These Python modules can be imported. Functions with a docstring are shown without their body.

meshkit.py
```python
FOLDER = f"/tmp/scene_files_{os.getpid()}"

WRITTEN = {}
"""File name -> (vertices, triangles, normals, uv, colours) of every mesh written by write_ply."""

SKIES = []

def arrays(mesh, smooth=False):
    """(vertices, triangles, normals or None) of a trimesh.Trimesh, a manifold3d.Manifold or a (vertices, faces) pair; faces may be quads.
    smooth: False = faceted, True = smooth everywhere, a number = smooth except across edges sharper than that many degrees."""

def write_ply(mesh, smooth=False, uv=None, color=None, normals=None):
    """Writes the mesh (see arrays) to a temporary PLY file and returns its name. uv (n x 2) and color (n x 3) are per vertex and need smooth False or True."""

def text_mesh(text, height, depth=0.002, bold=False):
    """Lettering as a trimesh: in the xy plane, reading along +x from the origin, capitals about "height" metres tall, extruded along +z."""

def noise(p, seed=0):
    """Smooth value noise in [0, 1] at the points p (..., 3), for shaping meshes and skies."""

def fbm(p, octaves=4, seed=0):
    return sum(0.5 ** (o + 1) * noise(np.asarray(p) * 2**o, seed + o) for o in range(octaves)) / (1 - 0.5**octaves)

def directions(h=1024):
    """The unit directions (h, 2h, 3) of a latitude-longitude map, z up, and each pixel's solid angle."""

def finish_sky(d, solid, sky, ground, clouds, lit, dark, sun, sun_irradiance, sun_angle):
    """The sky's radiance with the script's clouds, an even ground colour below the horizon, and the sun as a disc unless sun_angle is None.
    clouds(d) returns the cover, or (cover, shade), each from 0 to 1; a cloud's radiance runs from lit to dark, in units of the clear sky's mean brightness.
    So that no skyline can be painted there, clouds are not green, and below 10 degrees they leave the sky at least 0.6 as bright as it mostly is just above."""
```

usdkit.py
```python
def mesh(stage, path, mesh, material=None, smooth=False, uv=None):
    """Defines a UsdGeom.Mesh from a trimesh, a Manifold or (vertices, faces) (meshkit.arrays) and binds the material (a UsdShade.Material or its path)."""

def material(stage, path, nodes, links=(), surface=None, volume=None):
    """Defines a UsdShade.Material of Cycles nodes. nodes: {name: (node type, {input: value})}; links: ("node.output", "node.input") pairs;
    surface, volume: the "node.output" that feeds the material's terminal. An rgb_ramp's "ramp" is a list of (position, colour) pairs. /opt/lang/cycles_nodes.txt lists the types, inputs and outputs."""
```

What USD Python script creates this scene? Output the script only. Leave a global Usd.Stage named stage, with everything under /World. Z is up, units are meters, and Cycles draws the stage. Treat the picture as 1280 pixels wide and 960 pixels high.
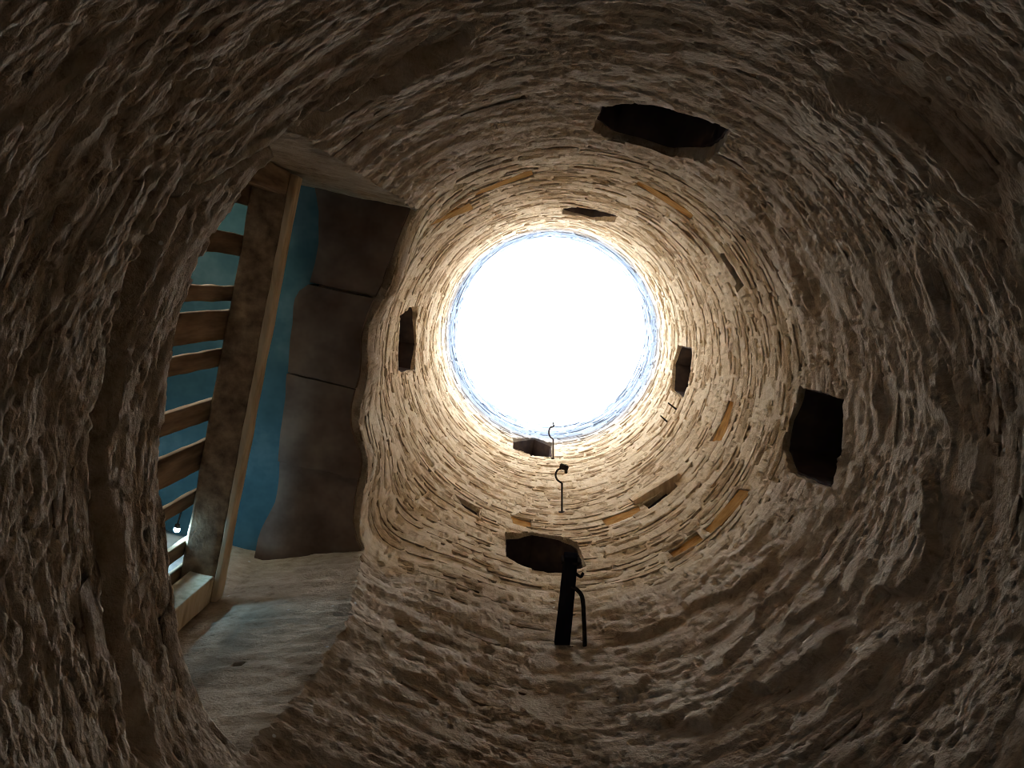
import math, random
import numpy as np, trimesh, manifold3d as m3, shapely
from shapely.geometry import Polygon
import usdkit, meshkit
from meshkit import noise, fbm
from pxr import Usd, UsdGeom, UsdLux, UsdShade, Gf, Sdf, Vt

stage = Usd.Stage.CreateInMemory()
UsdGeom.SetStageUpAxis(stage, "Z"); UsdGeom.SetStageMetersPerUnit(stage, 1.0)
UsdGeom.Xform.Define(stage, "/World"); UsdGeom.Scope.Define(stage, "/World/Looks")
rng = random.Random(7); nrng = np.random.RandomState(11)

# ------------------------------------------------------------------ camera
F = 1000.0                                   # focal length in pixels of the 1280 x 960 frame
ZX, ZY = 677.0, 370.5                        # where the zenith falls in the picture
zn = np.array([(ZX - 640) / F, -(ZY - 480) / F, -1.0]); zn /= np.linalg.norm(zn)
xw = np.array([1.0, 0, 0]) - zn[0] * zn; xw /= np.linalg.norm(xw)
yw = np.cross(zn, xw)
C2W = np.array([xw, yw, zn])
cam = UsdGeom.Camera.Define(stage, "/World/camera")
cam.CreateHorizontalApertureAttr(36.0); cam.CreateVerticalApertureAttr(27.0)
cam.CreateFocalLengthAttr(36.0 * F / 1280); cam.CreateClippingRangeAttr((0.05, 2000))
M = Gf.Matrix4d(1)
for i in range(3):
    M.SetRow(i, Gf.Vec4d(*C2W[:, i], 0))
cam.AddTransformOp().Set(M)
cam.CreateExposureAttr(3.1)

# ------------------------------------------------------------------ sky (no sun reaches the shaft)
SKY = (0.73, 0.86, 1.0)
dome = UsdLux.DomeLight.Define(stage, "/World/sky")
dome.CreateColorAttr(Gf.Vec3f(*SKY)); dome.CreateIntensityAttr(1.0)

# ------------------------------------------------------------------ helpers
def ray(x, y):
    return C2W @ np.array([(x - 640) / F, -(y - 480) / F, -1.0])

def project(P):
    c = np.asarray(P, float) @ C2W
    return np.stack([640 + F * c[..., 0] / -c[..., 2], 480 - F * c[..., 1] / -c[..., 2]], -1)

used = {}
def free(path):
    if path not in used:
        used[path] = 0; return path
    used[path] += 1
    return free(f"{path}_{used[path]:03d}")

def data(p, label=None, cat=None, group=None, kind=None):
    for k, v in (("label", label), ("category", cat), ("group", group), ("kind", kind)):
        if v: p.SetCustomDataByKey(k, v)
    return p

def obj(name, mesh, mat, parent=None, smooth=False, **kw):
    base = parent.GetPath().pathString if parent else "/World"
    m = usdkit.mesh(stage, free(f"{base}/{name}"), mesh, mat, smooth=smooth)
    return data(m.GetPrim(), **kw)

def thing(name, loc=(0, 0, 0), **kw):
    x = UsdGeom.Xform.Define(stage, free("/World/" + name)); x.AddTranslateOp().Set(Gf.Vec3d(*map(float, loc)))
    return data(x.GetPrim(), **kw)

def manifold(tm):
    return m3.Manifold(m3.Mesh(np.asarray(tm.vertices, np.float32), np.asarray(tm.faces, np.uint32)))

def tri(mf):
    m = mf.to_mesh()
    return trimesh.Trimesh(m.vert_properties[:, :3], m.tri_verts, process=False)

def densify(tm, edge):
    t = trimesh.Trimesh(tm.vertices, tm.faces, process=True); t.merge_vertices()
    if t.volume < 0: t.invert()
    m = manifold(t); assert m.num_tri() > 0, m.status()
    return tri(m.refine_to_length(edge))

def rough(tm, edge, amp, k, seed=0):
    """Subdivided and displaced along its normals: hewn edges, weathered faces."""
    t = densify(tm, edge) if edge else tm.copy()
    n = t.vertex_normals
    t.vertices = t.vertices + n * ((fbm(t.vertices * np.asarray(k, float) + 31.7, 3, seed) - 0.5) * 2 * amp)[:, None]
    return t

def rounded_box(sx, sy, sz, r):
    r = min(r, 0.49 * min(sx, sy, sz))
    b = trimesh.creation.icosphere(1, r)
    pts = np.vstack([b.vertices + np.array([i, j, k]) * (np.array([sx, sy, sz]) / 2 - r) for i in (-1, 1) for j in (-1, 1) for k in (-1, 1)])
    return trimesh.convex.convex_hull(pts)

def frame_mesh(tm, origin, ex, ey, ez):
    t = tm.copy()
    t.vertices = np.asarray(origin) + t.vertices[:, :1] * ex + t.vertices[:, 1:2] * ey + t.vertices[:, 2:] * ez
    if np.dot(np.cross(ex, ey), ez) < 0: t.invert()
    return t

def tube(points, radii, sides=10):
    """A closed swept rod through the points."""
    p = np.asarray(points, float)
    r = np.broadcast_to(np.asarray(radii, float), (len(p),))
    t = np.gradient(p, axis=0); t /= np.linalg.norm(t, axis=1, keepdims=True)
    up = np.array([0.0, 0, 1]) if abs(t[0][2]) < 0.9 else np.array([1.0, 0, 0])
    rings = []
    for i in range(len(p)):
        a = np.cross(t[i], up); a /= np.linalg.norm(a); up = np.cross(a, t[i])
        ang = np.arange(sides) * 2 * np.pi / sides
        rings.append(p[i] + r[i] * (np.cos(ang)[:, None] * a + np.sin(ang)[:, None] * up))
    v = np.vstack(rings + [p[:1], p[-1:]]); f = []
    for i in range(len(p) - 1):
        for j in range(sides):
            a, b = i * sides + j, i * sides + (j + 1) % sides
            f += [[a, b, b + sides], [a, b + sides, a + sides]]
    e0, e1 = len(v) - 2, len(v) - 1
    for j in range(sides):
        f += [[e0, (j + 1) % sides, j], [e1, (len(p) - 1) * sides + j, (len(p) - 1) * sides + (j + 1) % sides]]
    m = trimesh.Trimesh(v, f, process=False); m.fix_normals(); return m

def bezier(pts, n=24):
    """Smooth curve through the points (Catmull-Rom)."""
    p = np.asarray(pts, float); p = np.vstack([2 * p[0] - p[1], p, 2 * p[-1] - p[-2]]); out = []
    for i in range(1, len(p) - 2):
        for t in np.linspace(0, 1, n, endpoint=False):
            a, b, c, d = p[i - 1:i + 3]
            out.append(0.5 * (2 * b + (c - a) * t + (2 * a - 5 * b + 4 * c - d) * t * t + (3 * b - a - 3 * c + d) * t ** 3))
    return np.array(out + [p[-2]])

# ------------------------------------------------------------------ materials
def ramp(*stops): return {"ramp": [(p, c) for p, c in stops]}

def wall_material(name, stones):
    """Weathered tan rubble and lime render above, grey-brown sooty render below a ragged line; colour only."""
    n = {
        "geo": ("geometry", {}),
        "m1": ("mapping", {"scale": (9, 9, 17)}), "n1": ("noise_texture", {"scale": 1.0, "detail": 7.0, "roughness": 0.72}),
        "m2": ("mapping", {"scale": (1.1, 1.1, 1.6)}), "n2": ("noise_texture", {"scale": 1.0, "detail": 4.0, "roughness": 0.6}),
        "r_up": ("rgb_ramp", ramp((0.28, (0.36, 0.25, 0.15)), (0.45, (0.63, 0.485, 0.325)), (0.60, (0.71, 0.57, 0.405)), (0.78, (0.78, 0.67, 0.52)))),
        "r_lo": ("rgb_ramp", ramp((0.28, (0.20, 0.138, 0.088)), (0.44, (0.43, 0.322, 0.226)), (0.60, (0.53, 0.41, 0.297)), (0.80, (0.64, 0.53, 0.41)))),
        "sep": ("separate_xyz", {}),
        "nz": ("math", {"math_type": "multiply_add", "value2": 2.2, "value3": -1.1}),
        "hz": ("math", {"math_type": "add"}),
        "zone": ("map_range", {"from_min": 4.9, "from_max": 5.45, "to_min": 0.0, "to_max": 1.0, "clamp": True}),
        "mix": ("mix_color", {"blend_type": "mix"}),
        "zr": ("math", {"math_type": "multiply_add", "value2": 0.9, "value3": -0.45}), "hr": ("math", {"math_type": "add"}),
        "rimz": ("map_range", {"from_min": 10.7, "from_max": 11.6, "to_min": 0.0, "to_max": 0.85, "clamp": True}), "rimmix": ("mix_color", {"blend_type": "mix", "b": (0.10, 0.14, 0.20)}),  # mouth rim: blue skylight and a cut in glare put into colour
        # ochre bleeding from the timbers and clay joints
        "m3": ("mapping", {"scale": (1.7, 1.7, 2.6), "location": (3.1, 1.2, 0.4)}), "n3": ("noise_texture", {"scale": 1.0, "detail": 5.0, "roughness": 0.65}),
        "r_oc": ("map_range", {"from_min": 0.60, "from_max": 0.72, "to_min": 0.0, "to_max": 0.55, "clamp": True}),
        "oc": ("mix_color", {"blend_type": "multiply", "b": (0.86, 0.66, 0.44)}),
        # pale flecks of lime
        "v4": ("voronoi_texture", {"scale": 9.0}), "r4": ("map_range", {"from_min": 0.085, "from_max": 0.06, "to_min": 0.0, "to_max": 1.0, "clamp": True}),
        "sel": ("separate_color", {}), "gt": ("math", {"math_type": "greater_than", "value2": 0.80}),
        "mul4": ("math", {"math_type": "multiply"}), "fl": ("mix_color", {"blend_type": "mix", "b": (0.80, 0.78, 0.74)}),
        # fine relief
        "m5": ("mapping", {"scale": (55, 55, 85)}), "n5": ("noise_texture", {"scale": 1.0, "detail": 5.0, "roughness": 0.65}),
        "bump": ("bump", {"strength": 0.9, "distance": 0.013}),
        "p": ("principled_bsdf", {"roughness": 1.0, "specular_ior_level": 0.0}),
    }
    L = [("geo.position", f"{m}.vector") for m in ("m1", "m2", "m3", "m5")] + [("geo.position", "v4.vector"), ("geo.position", "sep.vector")]
    L += [("m1.vector", "n1.vector"), ("m2.vector", "n2.vector"), ("m3.vector", "n3.vector"), ("m5.vector", "n5.vector")]
    src = "n1.fac"
    if stones:
        n["isl"] = ("math", {"math_type": "multiply_add", "value2": 0.26, "value3": -0.10}); n["isum"] = ("math", {"math_type": "add"})
        L += [("geo.random_per_island", "isl.value1"), ("n1.fac", "isum.value1"), ("isl.value", "isum.value2")]
        src = "isum.value"
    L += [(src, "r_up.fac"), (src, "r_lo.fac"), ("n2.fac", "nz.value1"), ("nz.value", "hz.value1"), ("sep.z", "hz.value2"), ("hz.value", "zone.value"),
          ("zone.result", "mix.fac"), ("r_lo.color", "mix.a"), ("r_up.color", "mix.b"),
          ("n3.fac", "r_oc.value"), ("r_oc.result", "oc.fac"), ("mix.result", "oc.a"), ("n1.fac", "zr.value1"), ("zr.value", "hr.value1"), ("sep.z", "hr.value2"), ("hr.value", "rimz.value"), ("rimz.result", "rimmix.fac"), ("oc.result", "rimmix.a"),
          ("v4.distance", "r4.value"), ("v4.color", "sel.color"), ("sel.r", "gt.value1"), ("r4.result", "mul4.value1"), ("gt.value", "mul4.value2"),
          ("mul4.value", "fl.fac"), ("rimmix.result", "fl.a"), ("fl.result", "p.base_color"),
          ("n5.fac", "bump.height"), ("bump.normal", "p.normal")]
    return usdkit.material(stage, "/World/Looks/" + name, n, L, surface="p.BSDF")

def plain(name, stops, scale, bump=0.5, dist=0.005, rough_=0.9, bscale=None, **kw):
    n = {"geo": ("geometry", {}), "m": ("mapping", {"scale": scale}), "n": ("noise_texture", {"scale": 1.0, "detail": 6.0, "roughness": 0.6, "distortion": kw.pop("distortion", 0.0)}),
         "r": ("rgb_ramp", ramp(*stops)), "m5": ("mapping", {"scale": bscale or tuple(4 * s for s in scale)}), "n5": ("noise_texture", {"scale": 1.0, "detail": 5.0}),
         "b": ("bump", {"strength": bump, "distance": dist}), "p": ("principled_bsdf", {"roughness": rough_, "specular_ior_level": 0.0, **kw})}
    L = [("geo.position", "m.vector"), ("m.vector", "n.vector"), ("n.fac", "r.fac"), ("r.color", "p.base_color"), ("geo.position", "m5.vector"), ("m5.vector", "n5.vector"),
         ("n5.fac", "b.height"), ("b.normal", "p.normal")]
    return usdkit.material(stage, "/World/Looks/" + name, n, L, surface="p.BSDF")

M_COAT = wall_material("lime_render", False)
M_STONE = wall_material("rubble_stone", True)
M_SLAB = plain("lintel_stone", [(0.3, (0.12, 0.075, 0.055)), (0.5, (0.20, 0.135, 0.10)), (0.7, (0.29, 0.21, 0.155))], (3, 3, 3), 0.5, 0.01)
M_RECESS = plain("recess_shade_stone", [(0.3, (0.045, 0.034, 0.034)), (0.5, (0.075, 0.055, 0.05)), (0.7, (0.12, 0.085, 0.07))], (5, 5, 5), 0.5, 0.008)  # added hole linings: the shade of the depth put into colour
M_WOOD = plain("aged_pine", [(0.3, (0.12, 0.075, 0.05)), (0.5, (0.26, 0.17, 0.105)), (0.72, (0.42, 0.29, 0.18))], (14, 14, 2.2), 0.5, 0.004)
M_HEAD = plain("pale_lit_wood", [(0.3, (0.40, 0.28, 0.17)), (0.5, (0.64, 0.48, 0.31)), (0.72, (0.74, 0.60, 0.43))], (14, 2.2, 14), 0.5, 0.004)  # pale lath wood; also lit faces of beam and post as colour
M_OCHRE = plain("ochre_timber", [(0.3, (0.22, 0.10, 0.028)), (0.5, (0.36, 0.185, 0.06)), (0.72, (0.46, 0.26, 0.10))], (9, 9, 22), 0.5, 0.004)
M_DARKWOOD = plain("charred_timber", [(0.3, (0.008, 0.008, 0.012)), (0.6, (0.022, 0.02, 0.026)), (0.8, (0.045, 0.04, 0.042))], (12, 3, 12), 0.5, 0.004, 0.7)
M_IRON = plain("rusty_iron", [(0.35, (0.022, 0.019, 0.018)), (0.6, (0.055, 0.043, 0.037)), (0.75, (0.09, 0.06, 0.045))], (40, 40, 40), 0.3, 0.001, 0.7, metallic=0.0)
M_BLUELIT = plain("bluelit_tint", [(0.3, (0.045, 0.10, 0.115)), (0.5, (0.075, 0.15, 0.17)), (0.7, (0.15, 0.24, 0.26))], (2.4, 2.4, 2.4), 0.5, 0.008)  # blue daylight on the vault put into the colour
M_WHITE = plain("daylit_tint", [(0.3, (0.50, 0.56, 0.52)), (0.5, (0.68, 0.72, 0.70)), (0.7, (0.78, 0.80, 0.78))], (5, 5, 5), 0.5, 0.008)  # bright daylight on the passage end put into the colour
M_TEAL = plain("shade_tint", [(0.3, (0.03, 0.065, 0.08)), (0.5, (0.055, 0.10, 0.12)), (0.7, (0.11, 0.17, 0.18))], (2.4, 2.4, 2.4), 0.5, 0.008)  # darker copy for the back wall: its shade put into the colour
M_FLOOR = plain("earth_floor", [(0.3, (0.12, 0.09, 0.06)), (0.5, (0.18, 0.14, 0.10)), (0.7, (0.24, 0.19, 0.14))], (2, 2, 2), 0.5, 0.01)
M_GROUND = plain("dry_ground", [(0.3, (0.20, 0.17, 0.10)), (0.5, (0.30, 0.26, 0.17)), (0.7, (0.38, 0.34, 0.24))], (0.3, 0.3, 0.3), 0.3, 0.02)
M_LAMP = usdkit.material(stage, "/World/Looks/lamp_glow", {"e": ("emission", {"color": (0.32, 0.68, 1.0), "strength": 90.0})}, [], surface="e.emission")

# ------------------------------------------------------------------ the tower's inner surface
R = 1.5; AX, AY = 0.10 * R, 0.38 * R; H = 12.82; FLOOR = -1.5; R_OUT = 3.7
axis = np.array([AX, AY])

def dth(a, b): return (a - b + np.pi) % (2 * np.pi) - np.pi

BUMPS = []      # (theta, h, width theta, width h, offset of the radius)
def radius(th, h):
    r = np.full(np.broadcast(th, h).shape, R)
    for t0, h0, wt, wh, o in BUMPS:
        r = r + o * np.exp(-(dth(th, t0) / wt) ** 2 - ((h - h0) / wh) ** 2)
    return r

def lump(P):
    return 0.045 * (fbm(P * [0.9, 0.9, 0.9], 3, 3) - 0.5) + 0.006 * (fbm(P * [3.5, 3.5, 5], 2, 9) - 0.5)

def surf(th, h):
    th, h = np.asarray(th, float), np.asarray(h, float)
    return radius(th, h) - lump(wall_xyz(th, h, R))

def on_wall(x, y):
    """The pixel's point on the smooth wall: (theta, height)."""
    d = ray(x, y); d = d / d[2]; rr = R
    for _ in range(12):
        a = d[0] ** 2 + d[1] ** 2; b = -2 * (d[:2] @ axis); c = axis @ axis - rr * rr
        h = (-b + math.sqrt(b * b - 4 * a * c)) / (2 * a)
        q = d[:2] * h - axis; th = math.atan2(q[1], q[0]); rr = float(surf(th, h))
    return th, h

def wall_xyz(th, h, r):
    return np.stack([AX + r * np.cos(th), AY + r * np.sin(th), h + 0 * th], -1)

def at_height(x, y, z):
    d = ray(x, y); return d / d[2] * z

# window embrasure: level soffit, jambs square to the timber frame
Z_SOF, Z_SILL, Z_HEAD = 5.05, 2.70, 4.25
PA, PB = at_height(519, 262, Z_SOF), at_height(452, 688, Z_SOF)
e0, e1 = at_height(365, 215, Z_HEAD), at_height(265, 745, Z_HEAD)
W = (e1 - e0); W[2] = 0; W /= np.linalg.norm(W); D = np.array([-W[1], W[0], 0.0])        # W along the wall, D outwards
UP = np.array([0, 0, 1.0])
wA, wB = PA @ W, PB @ W
dF = (e0 @ D + e1 @ D) / 2                     # depth of the frame's inner face
wF = wB + 0.21                                # the lower jamb splays out to the frame
def win(d, w, z): return d * D + w * W + z * UP
q = at_height(255, 925, 2.62)[:2] - axis; BUMPS.append((math.atan2(q[1], q[0]), 2.5, 0.30, 1.1, np.linalg.norm(q) - R))
# the tower is not quite round at the window: bend the plan so that the lintel course runs where it is seen
pts = [at_height(x, y, Z_SOF)[:2] - axis for x, y in ((519, 262), (497, 318), (477, 375), (457, 470), (454, 590), (452, 688))]
ths = np.array([math.atan2(q[1], q[0]) for q in pts]); off = np.array([np.linalg.norm(q) for q in pts]) - radius(ths, np.full(len(ths), Z_SOF))
kern = np.exp(-(dth(ths[:, None], ths[None]) / 0.24) ** 2)
for t0, o in zip(ths, np.linalg.solve(kern + 0.02 * np.eye(len(ths)), off)): BUMPS.append((t0, Z_SOF + 0.1, 0.24, 1.1, o))

HB = 5.1
LEDGES = [  # pixel polylines of lips where the render has flaked: thicker above, undercut below
    ([(560, 22), (480, 85), (200, 252), (150, 350), (112, 500), (105, 600), (128, 790), (165, 958)], -0.075, 0.09),
    ([(860, 916), (893, 914), (943, 868), (968, 870), (1039, 827), (1064, 797)], 0.05, 0.35),
    ([(1052, 889), (1093, 860), (1110, 827)], 0.04, 0.25),
    ([(1091, 772), (1110, 745), (1143, 747), (1168, 718), (1181, 697), (1178, 656), (1183, 627), (1172, 585)], 0.05, 0.4),
    ([(993, 797), (1002, 785), (1039, 760), (1050, 735)], 0.035, 0.2),
    ([(950, 785), (953, 766), (997, 745), (1014, 718)], 0.035, 0.25),
    ([(860, 768), (922, 747), (968, 718), (977, 693)], 0.04, 0.4),
    ([(885, 847), (910, 843), (952, 793)], 0.03, 0.2),
    ([(1061, 103), (1105, 122), (1142, 131), (1177, 162), (1211, 200), (1244, 247)], 0.06, 0.3),
    ([(469, 101), (501, 75), (566, 47), (590, 22)], 0.06, 0.3),
    ([(1161, 318), (1180, 369), (1196, 424)], 0.04, 0.3),
    ([(1187, 460), (1206, 524)], 0.05, 0.25),
    ([(1103, 482), (1109, 524)], 0.04, 0.2),
    ([(993, 318), (1012, 350), (1028, 392)], 0.045, 0.4),
    ([(489, 765), (523, 800), (557, 807)], 0.035, 0.3),
    ([(753, 796), (784, 803), (808, 800), (846, 779)], 0.045, 0.35),
    ([(502, 848), (550, 868), (568, 879)], 0.03, 0.25),
    ([(798, 906), (829, 913), (850, 903)], 0.04, 0.2),
    ([(767, 865), (777, 875), (798, 868), (815, 848)], 0.035, 0.2),
]
LIPS = []
for poly, t, fall in LEDGES:
    pts = []
    for (x0, y0), (x1, y1) in zip(poly[:-1], poly[1:]):
        for s in np.linspace(0, 1, 6): pts.append(on_wall(x0 + (x1 - x0) * s, y0 + (y1 - y0) * s))
    pts = np.array(pts); mid = math.atan2(np.sin(pts[:, 0]).mean(), np.cos(pts[:, 0]).mean())
    rel = dth(pts[:, 0], mid); o = np.argsort(rel)
    LIPS.append((mid, rel[o], pts[o, 1], t, fall))

def lips(th, h):
    out = 0
    for mid, rel, hh, t, fall in LIPS:
        x = dth(th, mid)
        edge = np.interp(x, rel, hh) + 0.03 * (noise(np.stack([th * 14, 0 * h + mid, 0 * h], -1), 5) - 0.5)
        ends = np.clip((x - rel[0]) / 0.08 + 0.5, 0, 1) * np.clip((rel[-1] - x) / 0.08 + 0.5, 0, 1)
        s = h - edge
        if t < 0:                                             # an open joint rather than a lip
            wd = fall * (0.5 + 0.9 * noise(np.stack([th * 5, 0 * h, 0 * h + 2.2], -1), 6))
            out = out + ends * t * np.clip(s / 0.012 + 1, 0, 1) * np.clip((wd - s) / 0.03, 0, 1); continue
        out = out + ends * t * np.where(s > 0, np.clip(s / 0.02, 0, 1) * np.exp(-np.maximum(s, 0) / fall), -0.5 * np.exp(np.minimum(s, 0) / 0.05) * np.clip(-s / 0.012, 0, 1))
    return out

def sstep(x, a, b):
    t = np.clip((x - a) / (b - a), 0, 1); return t * t * (3 - 2 * t)

def coat(P, th, h):
    """How far the mortar and render stand proud of the core."""
    low = sstep(HB + 1.4 * (fbm(P * 0.9, 3, 21) - 0.5) - h, -0.25, 0.45)
    streak = fbm(P * [6, 6, 20], 4, 31) - 0.5
    fine = fbm(P * [28, 28, 48], 3, 35) - 0.5
    grit = fbm(P * [55, 55, 70], 2, 37) - 0.5
    pits = sstep(noise(P * [24, 24, 40], 41) * 0.65 + noise(P * [6, 6, 9], 42) * 0.35, 0.60, 0.68)
    big = sstep(fbm(P * [7, 7, 12], 3, 44) * 0.75 + noise(P * [3, 3, 4], 45) * 0.25, 0.62, 0.66)
    flake = sum(0.009 * sstep(fbm(P * [1.6, 1.6, 3.2] + 7 * k, 5, 50 + k), 0.50, 0.512) for k in range(3))
    up = 0.056 + 0.034 * (fbm(P * [2.0, 2.0, 5.0], 3, 61) - 0.47) + 0.014 * streak + 0.014 * fine - 0.016 * pits
    lo = 0.058 + flake + 0.003 * streak + 0.007 * fine + 0.008 * grit - 0.013 * pits - 0.008 * big + 0.85 * lips(th, h)
    return up * (1 - low) + lo * low

def core_radius(th, h, P): return radius(th, h) - lump(P) + 0.05

# rows finer where they fill more of the picture
rows = [FLOOR - 0.05, -1.2, -0.6, 0.0, 0.4, 0.7, 0.9]
z = 1.0
while z < H:
    rows.append(z); z += min(0.045, 2.1 * z * z / (F * R))
rows.append(H); rows = np.array(rows)
NT = 1250
TH, HH = np.meshgrid(np.arange(NT) * 2 * np.pi / NT, rows)
P0 = wall_xyz(TH, HH, R)
RR = core_radius(TH, HH, P0) - coat(P0, TH, HH)
inner = wall_xyz(TH, HH, RR).reshape(-1, 3)
nr = len(rows)
out_rows = np.array([rows[0], rows[-1]])
outer = np.vstack([wall_xyz(np.arange(NT) * 2 * np.pi / NT, np.full(NT, zz), R_OUT) for zz in out_rows])
i, j = np.meshgrid(np.arange(nr - 1), np.arange(NT), indexing="ij"); jn = (j + 1) % NT
q = np.stack([i * NT + j, (i + 1) * NT + j, (i + 1) * NT + jn, i * NT + jn], -1).reshape(-1, 4)
k = np.arange(NT); kn = (k + 1) % NT; b0 = nr * NT; b1 = b0 + NT; top = (nr - 1) * NT
q = np.vstack([q, np.stack([b0 + k, b0 + kn, b1 + kn, b1 + k], -1), np.stack([top + k, b1 + k, b1 + kn, top + kn], -1), np.stack([k, kn, b0 + kn, b0 + k], -1)])
faces = np.vstack([q[:, [0, 1, 2]], q[:, [0, 2, 3]]])
shell = manifold(trimesh.Trimesh(np.vstack([inner, outer]), faces, process=False))
assert shell.num_tri() > 0, shell.status()

# ------------------------------------------------------------------ what is cut out of it
CUTS = []                                      # (manifold, centre, reach)
def add_cut(tm):
    m = manifold(tm); assert m.num_tri() > 0, m.status()
    c = tm.bounds.mean(0); CUTS.append((m, c, np.linalg.norm(tm.bounds[1] - c))); return m

def wall_prism(pix, inside, depth):
    """A prism whose outline on the wall is the pixel polygon; it runs from inside the room into the wall."""
    tp = [on_wall(x, y) for x, y in pix]
    P = np.array([wall_xyz(np.array(t), np.array(h), float(surf(t, h))) for t, h in tp])
    c = P.mean(0); n = np.array([c[0] - AX, c[1] - AY, 0]); n /= np.linalg.norm(n); e = np.array([-n[1], n[0], 0])
    poly = Polygon([((p - c) @ e, p[2] - c[2]) for p in P]).buffer(0)
    t = trimesh.creation.extrude_polygon(poly, inside + depth, engine="earcut")
    g = trimesh.Trimesh(c + t.vertices[:, :1] * e + t.vertices[:, 1:2] * UP + (t.vertices[:, 2:] - inside) * n, t.faces, process=False)
    if g.volume < 0: g.invert()
    return g, c, e, n

BIG = [[(742, 160), (752, 131), (778, 123), (815, 124), (850, 132), (895, 148), (917, 156), (905, 178), (884, 197), (840, 192), (800, 178), (765, 172)],
       [(1001, 484), (1030, 490), (1056, 499), (1058, 545), (1052, 590), (1044, 612), (1020, 605), (988, 590), (980, 562), (988, 525), (998, 498)],
       [(632, 667), (665, 666), (700, 672), (722, 680), (733, 708), (712, 717), (685, 718), (660, 710), (632, 697)]]
SMALL = [[(702, 260), (722, 258), (755, 263), (772, 269), (768, 277), (740, 274), (703, 267)],
         [(848, 432), (866, 434), (863, 470), (854, 498), (838, 488), (842, 455)],
         [(500, 395), (510, 384), (522, 382), (520, 430), (518, 462), (508, 466), (497, 464), (498, 425)],
         [(641, 548), (668, 548), (690, 554), (691, 572), (668, 570), (641, 562)]]
SLOTS = [[(804, 631), (842, 603), (848, 609), (812, 637)], [(567, 617), (600, 637), (599, 647), (580, 636)], [(899, 316), (907, 316), (931, 356), (925, 364)]]
for g in BIG: add_cut(rough(wall_prism(g, 0.35, 0.95)[0], 0.035, 0.018, 9, 2))
for g in SMALL: add_cut(rough(wall_prism(g, 0.35, 0.35)[0], 0.05, 0.014, 9, 4))
for g in SLOTS: add_cut(rough(wall_prism(g, 0.30, 0.30)[0], 0.05, 0.01, 9, 6))

def prism_dw(poly, z0, z1):
    t = trimesh.creation.extrude_polygon(Polygon(poly), z1 - z0, engine="earcut")
    return frame_mesh(trimesh.Trimesh(t.vertices + [0, 0, z0], t.faces, process=False), np.zeros(3), D, W, UP)

D_SLAB = dF + 0.02
# the far edge of the slab lintels (w, d); beyond it the added passage vault begins
FAR = np.array([[at_height(x, y, Z_SOF) @ W, at_height(x, y, Z_SOF) @ D] for x, y in ((392, 232), (398, 262), (399, 300), (392, 335), (384, 362), (372, 364), (364, 420), (360, 470), (352, 545), (348, 600), (345, 625), (330, 655), (324, 668))])
INNER = [(float(np.interp(w, FAR[:, 0], FAR[:, 1])) - 0.07, w) for w in np.linspace(wF, wA, 14)]
inner_cut = rough(prism_dw([(0.35, wA), (D_SLAB + 0.3, wA), (D_SLAB + 0.3, wF), (dF - 0.02, wF), (0.35, wB - 0.14)], Z_SILL, Z_SOF + 0.035), 0.026, 0.020, [6, 6, 17], 8)
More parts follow.
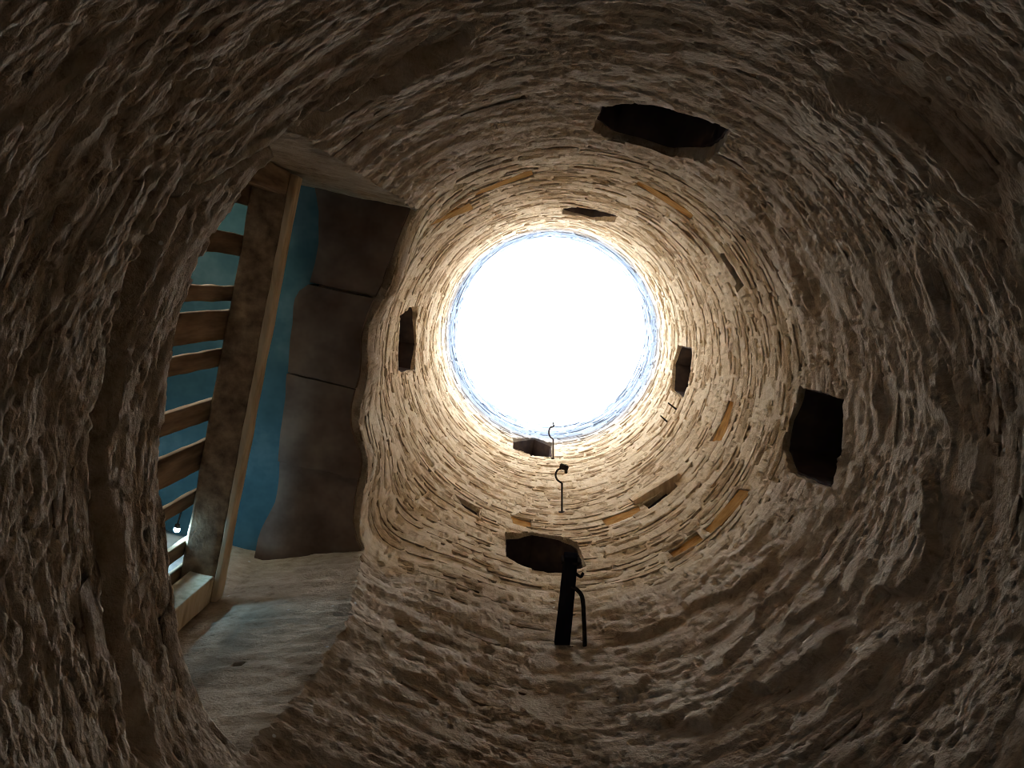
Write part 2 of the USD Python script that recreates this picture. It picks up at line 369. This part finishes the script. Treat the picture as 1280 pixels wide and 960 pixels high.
# behind the shutter an added passage in the wall, with an added loophole to light it
outer_cut = rough(prism_dw(INNER + [(D_SLAB + 0.4, wA), (D_SLAB + 0.4, wA - 0.1), (D_SLAB + 0.4, wA - 1.1), (D_SLAB + 1.15, wA - 1.1), (D_SLAB + 1.15, wF + 0.25), (D_SLAB + 0.55, wF + 0.18), (D_SLAB + 0.28, wF)], Z_SILL - 0.1, Z_SOF + 0.32), 0.08, 0.03, [4, 4, 8], 12)
added_loop_cut = rough(prism_dw([(D_SLAB + 0.40, wA - 0.9), (D_SLAB + 0.0, wA - 3.6), (D_SLAB + 2.2, wA - 3.6), (D_SLAB + 1.15, wA - 0.9)], Z_SILL + 0.3, Z_SOF + 0.3), 0.08, 0.03, [4, 4, 8], 13)
WINDOW = add_cut(inner_cut); WINDOW_OUT = add_cut(outer_cut); add_cut(added_loop_cut)

# timbers laid in the wall (outlines in the picture), cut out of the stones first
TIMBERS = [
    ([(793, 230), (799, 225), (868, 268), (862, 275)], "long brown timber in the bright courses just below the topmost joist hole", -0.006),
    ([(592, 247), (596, 240), (664, 212), (668, 220)], "brown timber set in the curved wall above and left of the sky opening", -0.008),
    ([(529, 292), (534, 285), (586, 252), (591, 260)], "dark brown timber running along the course above the far corner of the slab lintels", -0.008),
    ([(912, 501), (919, 503), (903, 551), (888, 552)], "ochre timber standing between the small right joist hole and the large black one", -0.008),
    ([(924, 612), (938, 613), (890, 668), (880, 662)], "longer ochre timber low on the right wall below the large black hole", -0.008),
    ([(872, 666), (880, 676), (844, 699), (836, 691)], "short ochre timber end to end with the longer one on the lower right wall", -0.008),
    ([(638, 645), (664, 652), (664, 661), (641, 655)], "small brown timber over the lower joist hole, left of the iron lamp rod", -0.008),
    ([(752, 650), (798, 633), (802, 640), (758, 658)], "flat brown timber right of the iron rod foot, ending at the split lath", -0.008),
]
timber_meshes = []
for pix, label, proud in TIMBERS:
    g, c, e, n = wall_prism(pix, proud, 0.14); timber_meshes.append((rough(g, 0.05, 0.006, 12, 3), label, c))
    add_cut(wall_prism(pix, 0.3, 0.13)[0])

r_ = ray(297, 830); t_ = (wB - 0.779 * 0.328) / (r_ @ W - 0.328 * (r_ @ D)); c_ = r_ * t_      # small socket in the lower jamb
add_cut(rough(frame_mesh(rounded_box(0.055, 0.16, 0.06, 0.004), c_, D, W, UP), 0.03, 0.006, 12, 3))
wall_m = shell
for c, _, _ in CUTS: wall_m = wall_m - c

wall = thing("wall_round", kind="structure")
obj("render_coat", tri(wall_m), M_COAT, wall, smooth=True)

# ------------------------------------------------------------------ rubble stones of the wall
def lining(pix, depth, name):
    """Added dark lining of a joist hole, its shade put into the colour, set a hand's breadth behind the face."""
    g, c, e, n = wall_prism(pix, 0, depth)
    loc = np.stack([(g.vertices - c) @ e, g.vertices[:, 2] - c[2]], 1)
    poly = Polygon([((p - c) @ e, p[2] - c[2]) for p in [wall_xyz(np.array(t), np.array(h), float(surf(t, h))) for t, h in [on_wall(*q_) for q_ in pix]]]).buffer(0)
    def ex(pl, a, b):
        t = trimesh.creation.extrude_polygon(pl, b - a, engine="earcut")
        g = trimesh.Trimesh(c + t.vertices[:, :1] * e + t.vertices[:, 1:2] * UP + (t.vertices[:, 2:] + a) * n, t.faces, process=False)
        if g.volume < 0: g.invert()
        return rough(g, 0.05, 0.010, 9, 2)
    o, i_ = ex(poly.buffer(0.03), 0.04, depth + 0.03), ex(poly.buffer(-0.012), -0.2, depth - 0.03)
    obj(name, tri(manifold(o) - manifold(i_)), M_RECESS, wall, smooth=35)
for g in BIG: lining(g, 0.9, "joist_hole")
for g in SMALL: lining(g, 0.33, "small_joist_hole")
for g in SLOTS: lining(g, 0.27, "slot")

class Stone: pass
stones = []
zc = 1.12
while zc < H - 0.06:
    hgt = rng.uniform(0.06, 0.125)
    t = rng.uniform(0, 0.3); end = t + 2 * np.pi
    while t < end - 0.03:
        ln = min(rng.choice((rng.uniform(0.13, 0.26), rng.uniform(0.22, 0.46))) / R, end - t)
        s = Stone(); s.t0, s.t1, s.h0, s.h1 = t, t + ln, zc, min(zc + hgt * rng.uniform(0.82, 1.0), H - 0.01)
        s.proud = rng.uniform(0.0, 0.022); s.seed = rng.randint(0, 10 ** 6); s.g = rng.uniform(0.006, 0.016)
        stones.append(s); t += ln
    zc += hgt

tc = np.array([(s.t0 + s.t1) / 2 for s in stones]); hc = np.array([(s.h0 + s.h1) / 2 for s in stones])
def wave(th): return 0.05 * (noise(np.stack([2.2 * np.cos(th), 2.2 * np.sin(th), 0 * th + 3.3], -1), 77) - 0.5) + 0.02 * np.sin(3 * th + 1)

def edge_px(s):
    c = wall_xyz(np.array([s.t0, s.t1, s.t1, s.t0]), np.array([s.h0, s.h0, s.h1, s.h1]), R)
    p = project(c); return p, c

keep = []
for s in stones:
    p, c = edge_px(s); s.px = p
    box = np.array([p.min(0), p.max(0)])
    vis = np.clip(np.minimum(box[1], [1280, 960]) - np.maximum(box[0], [0, 0]), 0, None)
    area = 0.5 * abs(np.dot(p[:, 0], np.roll(p[:, 1], -1)) - np.dot(p[:, 1], np.roll(p[:, 0], -1)))
    frac = vis.prod() / max(1e-6, (box[1] - box[0]).prod())
    s.area = area * frac
    if (box[1] > [-60, -60]).all() and (box[0] < [1340, 1020]).all(): keep.append(s)
stones = keep
# how much of each shows above the render
n5 = np.linspace(0.12, 0.88, 5)
ST = np.array([[s.t0 + (s.t1 - s.t0) * a for a in n5 for b in (0.25, 0.5, 0.75)] for s in stones])
SH = np.array([[s.h0 + (s.h1 - s.h0) * b for a in n5 for b in (0.25, 0.5, 0.75)] for s in stones])
SP = wall_xyz(ST, SH, R)
cover = coat(SP, ST, SH)
groove = lips(ST, SH).min(1)
for s, cv, gv in zip(stones, cover, groove): s.shown = float((0.05 + s.proud > cv + 0.002).mean()) * (gv > -0.025)
stones = [s for s in stones if s.shown > 0.3]

def stone_mesh(s):
    px = math.sqrt(max(s.area, 1)); nu = int(np.clip(np.ptp(s.px[:, 0]) / 9, 4, 14)) if px > 22 else 5
    nv = int(np.clip(px / 9, 3, 7)) if px > 22 else 2
    a = np.linspace(-1, 1, nu + 1); b = np.linspace(-1, 1, nv + 1)
    A, B = np.meshgrid(a, b)
    # a rounded, wobbling outline
    k = 1 - 0.10 * (np.abs(A) ** 4) * (np.abs(B) ** 4)
    tm, hm = (s.t0 + s.t1) / 2, (s.h0 + s.h1) / 2
    ht, hh = (s.t1 - s.t0) / 2 - s.g / R, (s.h1 - s.h0) / 2 - s.g * 0.8
    sk = ((s.seed % 97) / 97 - 0.5) * 0.25
    th = tm + (A + 0.10 * sk * B) * k * ht; h = hm + (B * (1 - 0.22 * sk * A) * k + 0.12 * sk * A) * hh
    P = wall_xyz(th, h, R)
    wob = (noise(P * 9 + s.seed % 91, 3) - 0.5) * 0.022
    h = h + wob * 0.8 * (np.abs(B) > 0.5); th = th + (noise(P * 11 + s.seed % 53, 4) - 0.5) * 0.03 * (np.abs(A) > 0.9)
    h = h + wave(th)
    base = radius(th, h) - lump(P)
    rim = np.maximum(np.abs(A) ** 6, np.abs(B) ** 4)
    face = s.proud * (1 - 0.45 * rim) + 0.018 * (fbm(P * [8, 8, 20] + s.seed % 37, 3, 5) - 0.5) + 0.006 * (((s.seed // 7) % 3) - 1) * B
    front = wall_xyz(th, h, base - face)
    back = wall_xyz(th, h, base + 0.07)
    m = (nu + 1) * (nv + 1); V = np.vstack([front.reshape(-1, 3), back.reshape(-1, 3)[[0, nu, m - 1 - nu, m - 1]]])
    idx = np.arange(m).reshape(nv + 1, nu + 1); f = []
    for r_ in range(nv):
        for c_ in range(nu):
            f += [[idx[r_, c_], idx[r_ + 1, c_], idx[r_ + 1, c_ + 1]], [idx[r_, c_], idx[r_ + 1, c_ + 1], idx[r_, c_ + 1]]]
    k0, k1, k2, k3 = m, m + 1, m + 2, m + 3                      # back: (low left, low right, high left, high right)
    def fan(line, p, q_, flip):
        mid = len(line) // 2
        for a_, b_ in zip(line[:-1], line[1:]):
            t_ = p if list(line).index(a_) < mid else q_
            f.append([a_, b_, t_] if not flip else [b_, a_, t_])
        f.append([line[mid], q_, p] if not flip else [line[mid], p, q_])
    fan(list(idx[0]), k0, k1, False); fan(list(idx[-1]), k2, k3, True)
    fan(list(idx[:, 0]), k0, k2, True); fan(list(idx[:, -1]), k1, k3, False)
    f += [[k0, k1, k3], [k0, k3, k2]]
    t = trimesh.Trimesh(V, f, process=False)
    if t.volume < 0: t.invert()
    return t

rest_v, rest_f, off = [], [], 0
order = sorted(stones, key=lambda s: -s.area * (0.3 + 0.7 * s.shown))
singles = 0
TIMBER_CUTS = []
def clear(t):
    """Cut the stone where a hole, a slot or the window passes."""
    c = t.bounds.mean(0); reach = np.linalg.norm(t.bounds[1] - c); mf = None
    for m, cc, rr in CUTS:
        if np.linalg.norm(c - cc) < reach + rr:
            b = m.bounding_box()
            if (t.bounds[0] < np.array(b[3:])).all() and (t.bounds[1] > np.array(b[:3])).all():
                mf = (manifold(t) if mf is None else mf) - m
    if mf is None: return t
    return tri(mf) if mf.num_tri() > 0 else None

for s in order:
    t = clear(stone_mesh(s))
    if t is None: continue
    if singles < 300:
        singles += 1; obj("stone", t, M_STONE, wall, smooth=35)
    else:
        rest_v.append(t.vertices); rest_f.append(t.faces + off); off += len(t.vertices)
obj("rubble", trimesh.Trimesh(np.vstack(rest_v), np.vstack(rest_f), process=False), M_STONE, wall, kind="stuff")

for t, label, c in timber_meshes:
    obj("wall_timber", t, M_OCHRE, label=label, cat="timber", group=None)

# ------------------------------------------------------------------ slab lintels over the window
joints = [wA - 0.12, at_height(430, 364, Z_SOF) @ W, at_height(420, 480, Z_SOF) @ W, at_height(410, 590, Z_SOF) @ W, wF + 0.08]
def front_d(w):
    """Depth at which the wall's inner face stands over the window, at soffit height."""
    d = 0.6
    for _ in range(20):
        p = win(d, w, Z_SOF); qv = p[:2] - axis; t = math.atan2(qv[1], qv[0]); d += float(surf(t, Z_SOF)) - np.linalg.norm(qv)
    return d
for a, b in zip(joints[:-1], joints[1:]):
    ws = np.linspace(a + 0.006, b - 0.006, 12)
    poly = [(front_d(w) + 0.03 + 0.012 * math.sin(9 * w), w) for w in ws] + [(float(np.interp(w, FAR[:, 0], FAR[:, 1])), w) for w in ws[::-1]]
    dz = rng.uniform(-0.03, 0.0)
    t = rough(prism_dw(poly, Z_SOF + dz, Z_SOF + 0.25), 0.05, 0.016, 5, rng.randint(0, 99))
    obj("lintel_slab", t, M_SLAB, wall, smooth=35)

# ------------------------------------------------------------------ timber frame with upright slats
gate = thing("slatted_shutter", win(dF, (wA + wB) / 2, Z_SILL), label="rough wooden frame closed with gappy upright slats in the deep window recess on the left", cat="shutter")
g0 = win(dF, (wA + wB) / 2, Z_SILL)
def gbox(d0, d1, w0, w1, z0, z1, r=0.01, amp=0.004, seed=0, edge=0.09):
    t = rounded_box(d1 - d0, w1 - w0, z1 - z0, r)
    t = frame_mesh(t, win((d0 + d1) / 2, (w0 + w1) / 2, (z0 + z1) / 2) - g0, D, W, UP)
    return rough(t, edge, amp, 7, seed)
HEADT = 0.13
obj("head_beam", gbox(dF, dF + 0.20, wA + 0.01, wF - 0.01, Z_HEAD, Z_HEAD + HEADT, 0.015, 0.012, 1), M_WOOD, gate, smooth=35)  # shade of the underside put into the darker wood
obj("lit_face_strip", gbox(dF - 0.028, dF + 0.004, wA + 0.02, wF - 0.02, Z_HEAD - 0.004, Z_HEAD + 0.10, 0.006, 0.008, 6, 0.05), M_HEAD, gate, smooth=35)  # added pale strip: light on the inner beam face put into colour
obj("post", gbox(dF + 0.005, dF + 0.15, wF - 0.17, wF - 0.005, Z_SILL, Z_HEAD, 0.012, 0.008, 2), M_HEAD, gate, smooth=35)  # pale wood puts the light on this inner face into colour
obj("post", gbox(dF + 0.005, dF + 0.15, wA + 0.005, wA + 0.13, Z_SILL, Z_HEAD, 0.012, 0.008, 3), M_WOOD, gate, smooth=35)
dS = dF + 0.205
def on_slats(x, y):
    d = ray(x, y); return (d * (dS / (d @ D))) @ W
SLATS = [((318, 232), (300, 254)), ((305, 294), (300, 320)), ((268, 357), (265, 377)), ((255, 390), (255, 428)), ((240, 443), (238, 466)),
         ((230, 510), (230, 537)), ((220, 566), (218, 604)), ((205, 636), (203, 655)), ((188, 706), (188, 724)), ((195, 733), (195, 757)), ((200, 771), (200, 790))]
for k_, (p0, p1) in enumerate(SLATS):
    a, b = on_slats(*p0), on_slats(*p1)
    t = gbox(dS, dS + 0.028, a, b, Z_SILL - 0.02, Z_HEAD + 0.15, 0.006, 0.007, 20 + k_, 0.06)
    obj("slat", t, M_WOOD, gate, smooth=35)

# added passage facings behind the shutter: light and shade put into their colours
def plaster(d0, d1, w0, w1, z0, z1, seed, mat=M_BLUELIT):
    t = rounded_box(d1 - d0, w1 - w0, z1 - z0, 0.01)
    obj("light_tinted_facing", rough(frame_mesh(t, win((d0 + d1) / 2, (w0 + w1) / 2, (z0 + z1) / 2), D, W, UP), 0.07, 0.014, 5, seed), mat, wall, smooth=35)
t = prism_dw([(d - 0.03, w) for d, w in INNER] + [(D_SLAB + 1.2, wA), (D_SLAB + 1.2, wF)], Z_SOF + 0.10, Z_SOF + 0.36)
obj("light_tinted_facing", rough(t, 0.06, 0.014, 5, 41), M_BLUELIT, wall, smooth=35)
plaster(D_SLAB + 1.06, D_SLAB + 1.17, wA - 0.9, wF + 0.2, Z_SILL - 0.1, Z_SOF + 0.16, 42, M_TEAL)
plaster(D_SLAB + 0.22, D_SLAB + 1.08, wF + 0.02, wF + 0.22, Z_SILL - 0.1, Z_SOF + 0.16, 43, M_WHITE)

# lamp glaring between the slats
lp = ray(221, 662); lp = lp * ((dS + 0.055) / (lp @ D))
lamp = thing("lamp", lp, label="tiny glaring bluish white lamp behind the lower slats of the wooden shutter", cat="lamp")
obj("bulb", trimesh.creation.icosphere(2, 0.017), M_LAMP, lamp, smooth=True)
hs = trimesh.creation.revolve(np.array([[0.0, 0.026], [0.016, 0.026], [0.018, 0.012], [0.0205, 0.004], [0.019, 0.004], [0.0165, 0.012], [0.0, 0.016]]), sections=20)
hs.apply_scale(0.8); hs.apply_translation([0, 0, 0.011])
obj("socket", frame_mesh(hs, np.zeros(3), D, UP, -W), M_IRON, lamp, smooth=35)

sw = on_slats(204, 648)
bar = np.array([lp - W * 0.030, lp - W * 0.045, win(dS + 0.043, sw + 0.02, lp[2]), win(dS + 0.041, sw, lp[2])]) - lp
obj("bracket", tube(bezier(bar, 5), 0.005, 8), M_IRON, lamp, smooth=50)

# ------------------------------------------------------------------ iron rods and the projecting beam (they stand out level from the far wall)
def foot(x, y):
    t, h = on_wall(x, y); return wall_xyz(np.array(t), np.array(h), float(surf(t, h))), h
def level(pix, h): return [at_height(x, y, h) for x, y in pix]

b, h = foot(691, 574)
hook = thing("iron_hook", b, label="thin curled iron hook beside the small joist hole under the sky opening", cat="hook")
pts = np.vstack([[b + (b - at_height(691, 560, h)) * 0.5], level([(691.5, 574), (691.5, 549)], h), bezier(level([(691.5, 549), (687.5, 545.5), (686, 540), (688, 534.5), (692, 533), (691.5, 528)], h), 8)[1:]])
obj("rod", tube(pts - b, 0.0095, 8), M_IRON, hook, smooth=50)
pl = trimesh.creation.cylinder(0.02, 0.04, sections=14); nrm = np.array([b[0] - AX, b[1] - AY, 0]); nrm /= np.linalg.norm(nrm)
obj("wall_plate", frame_mesh(pl, np.zeros(3), np.array([-nrm[1], nrm[0], 0]), UP, nrm), M_IRON, hook, smooth=40)

b, h = foot(702, 642)
arm = thing("lamp_bracket", b, label="black iron gooseneck rod with a dark fitting above the lower joist hole", cat="bracket")
pts = np.vstack([[b + (b - at_height(702, 620, h)) * 0.4], level([(702.5, 642), (702.5, 604)], h), bezier(level([(702.5, 604), (697, 600), (694.5, 594), (697, 587.5), (703, 585)], h), 8)[1:]])
obj("rod", tube(pts - b, 0.0095, 8), M_IRON, arm, smooth=50)
hd = at_height(705, 584, h) - b
t = rounded_box(0.085, 0.05, 0.05, 0.012); obj("fitting", trimesh.Trimesh(t.vertices @ trimesh.transformations.rotation_matrix(0.35, [0, 0, 1])[:3, :3].T + hd, t.faces), M_IRON, arm, smooth=40)
t = rounded_box(0.03, 0.05, 0.035, 0.008); obj("clamp", trimesh.Trimesh(t.vertices + (at_height(707.5, 588.5, h) - b), t.faces), M_IRON, arm, smooth=40)
nrm = np.array([b[0] - AX, b[1] - AY, 0]); nrm /= np.linalg.norm(nrm)
pl = trimesh.creation.cylinder(0.03, 0.04, sections=16)
obj("wall_plate", frame_mesh(pl, np.zeros(3), np.array([-nrm[1], nrm[0], 0]), UP, nrm), M_IRON, arm, smooth=40)

b, h = foot(703, 810)
bm = thing("projecting_beam", b, label="thick black timber beam jutting from the wall below the lower joist hole, iron brace at its side", cat="beam")
p0, p1 = at_height(702.5, 812, h), at_height(714, 697, h); ax = p1 - p0; L_ = np.linalg.norm(ax); ax /= L_; sd = np.cross(UP, ax)
t = rounded_box(L_ + 0.25, 0.092, 0.10, 0.006)
t.vertices[:, 1] *= np.interp(t.vertices[:, 0], [-L_ / 2, L_ / 2], [1.05, 0.86])
t = frame_mesh(t, (p0 + p1) / 2 - ax * 0.125 + UP * 0.05 - b, ax, sd, UP)
obj("timber", rough(t, 0.05, 0.004, 9, 5), M_DARKWOOD, bm, smooth=35)
bp = bezier(level([(714, 733), (722, 738), (728, 748), (730, 775), (731, 803), (731, 812)], h + 0.01), 8)
obj("brace", tube(bp - b, 0.013, 8), M_IRON, bm, smooth=50)
bp = bezier(level([(720, 717), (726, 721), (729, 716)], h + 0.03), 8)
obj("staple", tube(bp - b, 0.009, 8), M_IRON, bm, smooth=50)
t = frame_mesh(rounded_box(0.022, 0.11, 0.10, 0.004), p1 + UP * 0.05 - ax * 0.035 - b, ax, sd, UP)
obj("end_strap", t, M_IRON, bm, smooth=35)

# split lath over the slot on the right, two pegs beside the small right hole
g, c, e, n = wall_prism([(790, 628), (796, 632), (853, 597), (848, 592)], 0.05, 0.12)
obj("split_lath", rough(g, 0.04, 0.008, [14, 14, 14], 9), M_HEAD, label="pale split wooden lath above the dark slot in the lower right courses", cat="lath")
for pa, pb, label in (((846, 512), (835, 503.5), "upper of two thin iron pegs just below the small right joist hole"), ((835.5, 528.5), (825.5, 519.5), "lower of two thin iron pegs just below the small right joist hole")):
    b, h = foot(*pa); tip = at_height(*pb, h)
    pts = np.linspace(b + (b - tip) * 0.3, tip, 5)
    obj("iron_peg", tube(pts, [0.011, 0.0105, 0.010, 0.009, 0.007], 8), M_IRON, label=label, cat="peg", smooth=50)

# ------------------------------------------------------------------ floor and ground
fl = trimesh.creation.cylinder(R + 0.35, 0.1, sections=64); fl.apply_translation([AX, AY, FLOOR - 0.05])
obj("floor", rough(fl, 0.12, 0.008, 3), M_FLOOR, kind="structure", smooth=35)
gr = trimesh.creation.annulus(R_OUT - 0.4, 400, 0.2, sections=96); gr.apply_translation([AX, AY, FLOOR - 0.15])
obj("ground", gr, M_GROUND, kind="structure")
